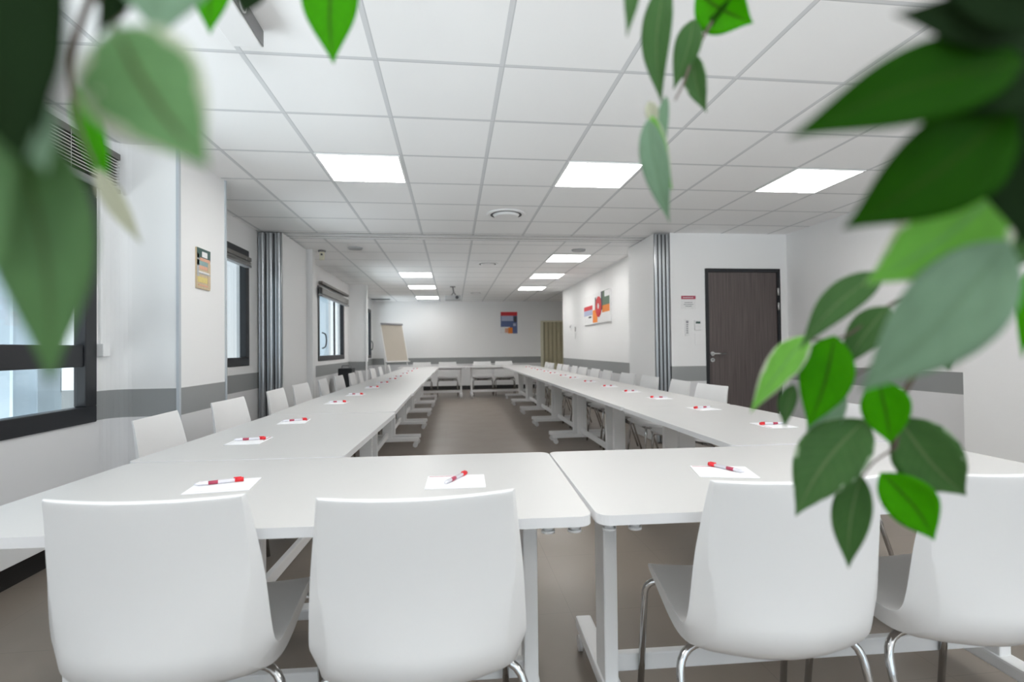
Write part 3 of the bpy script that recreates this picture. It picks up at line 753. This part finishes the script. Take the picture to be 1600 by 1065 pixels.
MB().bbox(-.04, .04, -.018, 0, -.055, .065, .004).build('casing', 'p_white', c2)
MB().box(-.028, .028, -.0195, -.018, .025, .05).build('display', 'p_dgreen', c2)
c3 = MB().bbox(-.055, .055, -.006, 0, -.07, .07, .002).build('wall_plate', 'plain', None, (2.95, 5.86, 1.24)); tag(c3, 'blank white wall plate below the controller with the display', 'wall plate')

# flip chart
fc = empty('flip_chart', (-1.36, 12.9, 0), math.radians(45)); tag(fc, 'flip chart with beige paper on a white stand in the far left corner', 'flip chart')
tl = math.radians(14)
def fl(x, y, z): return (x, y*math.cos(tl)+z*math.sin(tl), -y*math.sin(tl)+z*math.cos(tl)+.86)
def tilt(mb):
    mb.v = [fl(*p) for p in mb.v]; return mb
tilt(MB().bbox(-.35, .35, 0, .02, 0, 1.0, .004)).build('board', 'metal_white', fc)
tilt(MB().bbox(-.32, .32, -.008, -.001, .02, .94, .001)).build('paper_pad', 'flip', fc)
tilt(MB().bbox(-.34, .34, -.03, 0, .94, .985, .004)).build('clamp', 'ink', fc)
tilt(MB().bbox(-.35, .35, -.06, 0, -.02, .0, .003)).build('pen_tray', 'metal_white', fc)
for s in (-1, 1): MB().tube([fl(s*.3, .03, .9), (s*.38, -.12, .012)], .014, 10).build('leg', 'metal_white', fc)
MB().tube([fl(0, .03, .9), (0, .62, .012)], .014, 10).build('leg', 'metal_white', fc)

# small dark equipment behind the left chairs (by the third window)
bg_ = empty('equipment_case', (-1.88, 9.38, 0)); tag(bg_, 'black case standing behind the left chairs below the third window', 'case')
MB().bbox(-.12, .12, -.16, .16, .0, .84, .02).build('body', 'black', bg_); MB().tube(arc([(-.08, 0, .84), (-.08, 0, .88), (.08, 0, .88), (.08, 0, .84)], .02), .008, 8).build('handle', 'grey', bg_)

# ------------------------------------------------------------------ foreground plants
def leaf(parent, base, tip, d0, d1, wpx, kind, bend=.08, fold=.18, twist=0, ped=True):
    b = P(base[0], base[1], d0); t = P(tip[0], tip[1], d1)
    ax = t - b; L = ax.length; ax.normalize()
    dm = (d0+d1)/2; w = wpx*dm/F/2
    view = (P((base[0]+tip[0])/2, (base[1]+tip[1])/2, dm) - Vector((0, 0, CAMZ))).normalized()
    nrm = -(view - ax*view.dot(ax)).normalized(); side = ax.cross(nrm)
    R = Matrix.Rotation(twist, 3, ax); nrm = R @ nrm; side = R @ side
    w = w/max(.35, abs(math.cos(twist)))
    N, K = 20, 4; prof = [(0, .03), (.06, .42), (.15, .74), (.27, .95), (.38, 1), (.5, .95), (.62, .80), (.74, .56), (.84, .32), (.92, .14), (1, .008)]
    def wd(s):
        for (a, x), (c, y) in zip(prof, prof[1:]):
            if s <= c: return x + (y-x)*(s-a)/(c-a)
        return 0
    ph = (base[0]*.13 + base[1]*.07)
    mb = MB(); vs = []; uvs = []
    for i in range(N+1):
        s = i/N
        sw = (wd(max(0, s-.03)) + wd(s) + wd(min(1, s+.03)))/3 if 0 < i < N else wd(s)
        for k in range(-K, K+1):
            q = k/K
            off = bend*L*(4*s*(1-s)) + fold*w*sw*abs(q)**1.3 + .05*w*math.sin(9*s+ph)*q*q*sw
            curl = .05*L*math.sin(PI*s)*math.sin(ph)
            vs.append(b + ax*(L*s) + side*(w*sw*q + curl) + nrm*off); uvs.append((.5+.5*q, s))
    C = 2*K+1
    fs = [(i*C+k, i*C+k+1, (i+1)*C+k+1, (i+1)*C+k) for i in range(N) for k in range(2*K)]
    me = bpy.data.meshes.new('leaf'); inv = parent.matrix_basis.inverted()
    me.from_pydata([(v - parent.location)[:] for v in vs], [], fs); me.materials.append(M['leaf_' + kind])
    ul = me.uv_layers.new(name='leaf')
    for lp_ in me.loops: ul.data[lp_.index].uv = uvs[lp_.vertex_index]
    for p in me.polygons: p.use_smooth = True
    o = bpy.data.objects.new('leaf', me); COL.objects.link(o); o.parent = parent
    sm = o.modifiers.new('thickness', 'SOLIDIFY'); sm.thickness = .0004
    return o
def branch(parent, pts, r0, r1, name='branch'):
    pp = [Vector(p) if len(p) == 3 and not isinstance(p, list) else P(*p) for p in pts]
    pp = [p - parent.location for p in pp]
    return MB().tube(spline(pp, 6), r0, 8, 0, r1).build(name, 'bark', parent)
def plant(loc, trunk_top, label):
    root = empty('potted_fig', loc); tag(root, label, 'plant', 'fig plants framing the view')
    mb = MB(); n = 32
    for (r0, z0, r1, z1) in ((.12, 0, .16, .30), (.16, .30, .165, .32)): mb.cyl((0, 0, z0), (0, 0, z1), r0, r1, n)
    mb.build('pot', 'pot', root); MB().cyl((0, 0, .30), (0, 0, .325), .15, .15, 24).build('soil', 'soil', root)
    t = Vector(trunk_top) - root.location
    MB().tube(spline([(0, 0, .32), (.02, .01, .7), t*.72, t], 8), .014, 10, 0, .007).build('trunk', 'bark', root)
    return root
V = lambda *a: Vector(a)
pr = plant((.85, -.12, 0), (.66, .06, 1.62), 'variegated fig plant hanging into the right side of the view')
T = V(.66, .06, 1.62)
L3 = lambda p: p
def B(parent, pts, r0, r1): 
    pp = [p if isinstance(p, Vector) else P(*p) for p in pts]
    pp = [p - parent.location for p in pp]
    return MB().tube(spline(pp, 6), r0, 8, 0, r1).build('branch', 'bark', parent)
B(pr, [T, P(1700, 120, .36), P(1590, 300, .38), P(1500, 420, .40), P(1462, 490, .41), P(1443, 560, .42), P(1410, 622, .43), P(1398, 700, .44)], .0045, .0018)
B(pr, [P(1500, 420, .40), P(1400, 470, .42), P(1320, 525, .43), P(1260, 530, .44)], .0016, .0008)
B(pr, [P(1455, 510, .41), P(1380, 560, .42), P(1310, 600, .43)], .0013, .0007)
B(pr, [P(1398, 700, .44), P(1365, 722, .44), P(1345, 748, .44)], .0011, .0007)
B(pr, [T, P(1650, 60, .30), P(1560, 110, .30), P(1500, 130, .31)], .0030, .001)
B(pr, [T, P(1640, 180, .33), P(1580, 260, .34), P(1545, 320, .35)], .0026, .001)
B(pr, [V(.62, .10, 1.80), P(1320, -160, .48), P(1180, -60, .50), P(1115, 30, .50), P(1083, 90, .50), P(1068, 130, .50), P(1055, 156, .50)], .0026, .0009)
B(pr, [T, V(.64, .08, 1.72), V(.62, .10, 1.80)], .006, .003)
RL = [
 # base, tip, depth base, depth tip, width px, kind, bend, twist
 ((1304, 524), (1262, 668), .43, .44, 74, 'bright', .05, .2),
 ((1262, 524), (1172, 645), .44, .43, 48, 'light', .10, .3),
 ((1378, 425), (1250, 545), .40, .41, 52, 'mid', .08, .2),
 ((1568, 292), (1350, 445), .25, .27, 138, 'light', .06, .0),
 ((1575, 375), (1342, 612), .24, .28, 128, 'grey', .07, .1),
 ((1600, 375), (1480, 472), .33, .34, 62, 'dark', .05, .3),
 ((1388, 478), (1318, 575), .42, .43, 52, 'mid', .05, .3),
 ((1372, 592), (1392, 694), .42, .43, 66, 'bright', .04, -.2),
 ((1353, 655), (1243, 806), .44, .45, 92, 'margin', .05, .1),
 ((1404, 652), (1510, 774), .44, .45, 94, 'margin', .05, -.1),
 ((1346, 742), (1326, 888), .44, .45, 54, 'mid', .03, .2),
 ((1376, 738), (1460, 844), .44, .45, 72, 'bright', .04, -.1),
 ((1468, 512), (1484, 580), .44, .45, 42, 'mid', .03, .2),
 ((1240, 600), (1226, 668), .46, .46, 26, 'mid', .03, .2),
 ((1312, 600), (1254, 708), .46, .46, 44, 'grey', .03, .2),
 ((1608, 420), (1596, 560), .36, .36, 24, 'bright', .03, .2),
 ((1600, 95), (1232, 216), .20, .22, 118, 'deep', .05, .1),
 ((1585, 168), (1316, 358), .21, .24, 142, 'deep', .05, -.05),
 ((1620, 50), (1395, 22), .19, .20, 74, 'dark', .05, .2),
 ((1640, 20), (1475, -10), .18, .19, 80, 'dark', .05, .1),
 ((1650, 60), (1500, 180), .20, .21, 160, 'dark', .05, .1),
 ((1630, 110), (1600, 385), .22, .22, 170, 'dark', .05, .1),
 ((1680, 180), (1520, 290), .24, .25, 150, 'dark', .05, .1),
 ((1650, 220), (1620, 400), .25, .25, 90, 'dark', .05, .1),
 ((1660, 330), (1545, 420), .27, .28, 60, 'margin', .05, .1),
 ((1640, 170), (1545, 215), .24, .24, 60, 'mid', .05, .1),
 ((1650, 360), (1530, 440), .29, .29, 50, 'mid', .05, .1),
 # hanging sprig at top centre-right
 ((1040, -30), (1034, 162), .48, .50, 46, 'mid', .06, .3),
 ((1084, 30), (1052, 140), .50, .51, 40, 'mid', .04, .3),
 ((1082, 84), (1104, 176), .50, .51, 34, 'margin', .03, .2),
 ((1088, -12), (1177, 36), .49, .50, 74, 'bright', .03, 0),
 ((1130, -40), (1112, 42), .49, .50, 40, 'deep', .03, .2),
 ((1041, 150), (1040, 240), .50, .50, 18, 'grey', .03, .2),
 ((1012, 186), (1046, 348), .48, .49, 42, 'grey', .06, .2),
 ((1018, 180), (1051, 298), .49, .50, 30, 'light', .05, .2),
 ((1014, 158), (1022, 206), .50, .50, 20, 'cream', .03, .2),
 ((986, -60), (979, 58), .42, .42, 26, 'mid', .03, .2),
]
for bs, tp, d0, d1, w, k, bd, tw in RL: leaf(pr, bs, tp, d0, d1, w, k, bd, .22, tw)
pl = plant((-.62, -.2, 0), (-.40, .0, 1.58), 'variegated fig plant hanging into the left side of the view')
T2 = V(-.40, .0, 1.58)
B(pl, [T2, P(40, -120, .2), P(150, -30, .21), P(182, 50, .205), P(195, 80, .205)], .0035, .001)
B(pl, [P(150, -30, .21), P(110, 100, .24), P(125, 200, .26), P(150, 260, .27)], .0016, .0008)
B(pl, [T2, P(200, -250, .35), P(360, -150, .38), P(520, -60, .40)], .003, .0008)
LL = [
 ((180, 42), (326, 262), .155, .165, 178, 'varieg', .04, .1),
 ((2, 150), (78, 602), .16, .17, 138, 'soft', .05, .1),
 ((115, 135), (168, 312), .27, .28, 36, 'bright', .04, .2),
 ((150, 262), (222, 382), .27, .28, 30, 'cream', .03, .2),
 ((-60, -150), (38, 262), .12, .13, 210, 'dark', .04, .1),
 ((50, -140), (66, 215), .13, .14, 86, 'dark', .04, .2),
 ((-70, 60), (10, 420), .15, .15, 140, 'soft', .04, .1),
 ((10, 130), (72, 270), .15, .15, 80, 'grey', .03, .2),
 ((150, -90), (190, 20), .19, .20, 50, 'dark', .04, .2),
 ((240, -60), (150, 60), .20, .20, 40, 'dark', .04, .2),
 ((260, -110), (250, 60), .20, .20, 150, 'grey', .04, .2),
 ((340, -60), (328, 54), .34, .34, 56, 'bright', .03, .2),
 ((525, -60), (521, 100), .42, .43, 84, 'bright', .03, .1),
 ((390, -40), (380, 22), .30, .30, 50, 'dark', .03, .2),
]
for bs, tp, d0, d1, w, k, bd, tw in LL: leaf(pl, bs, tp, d0, d1, w, k, bd, .15, tw)
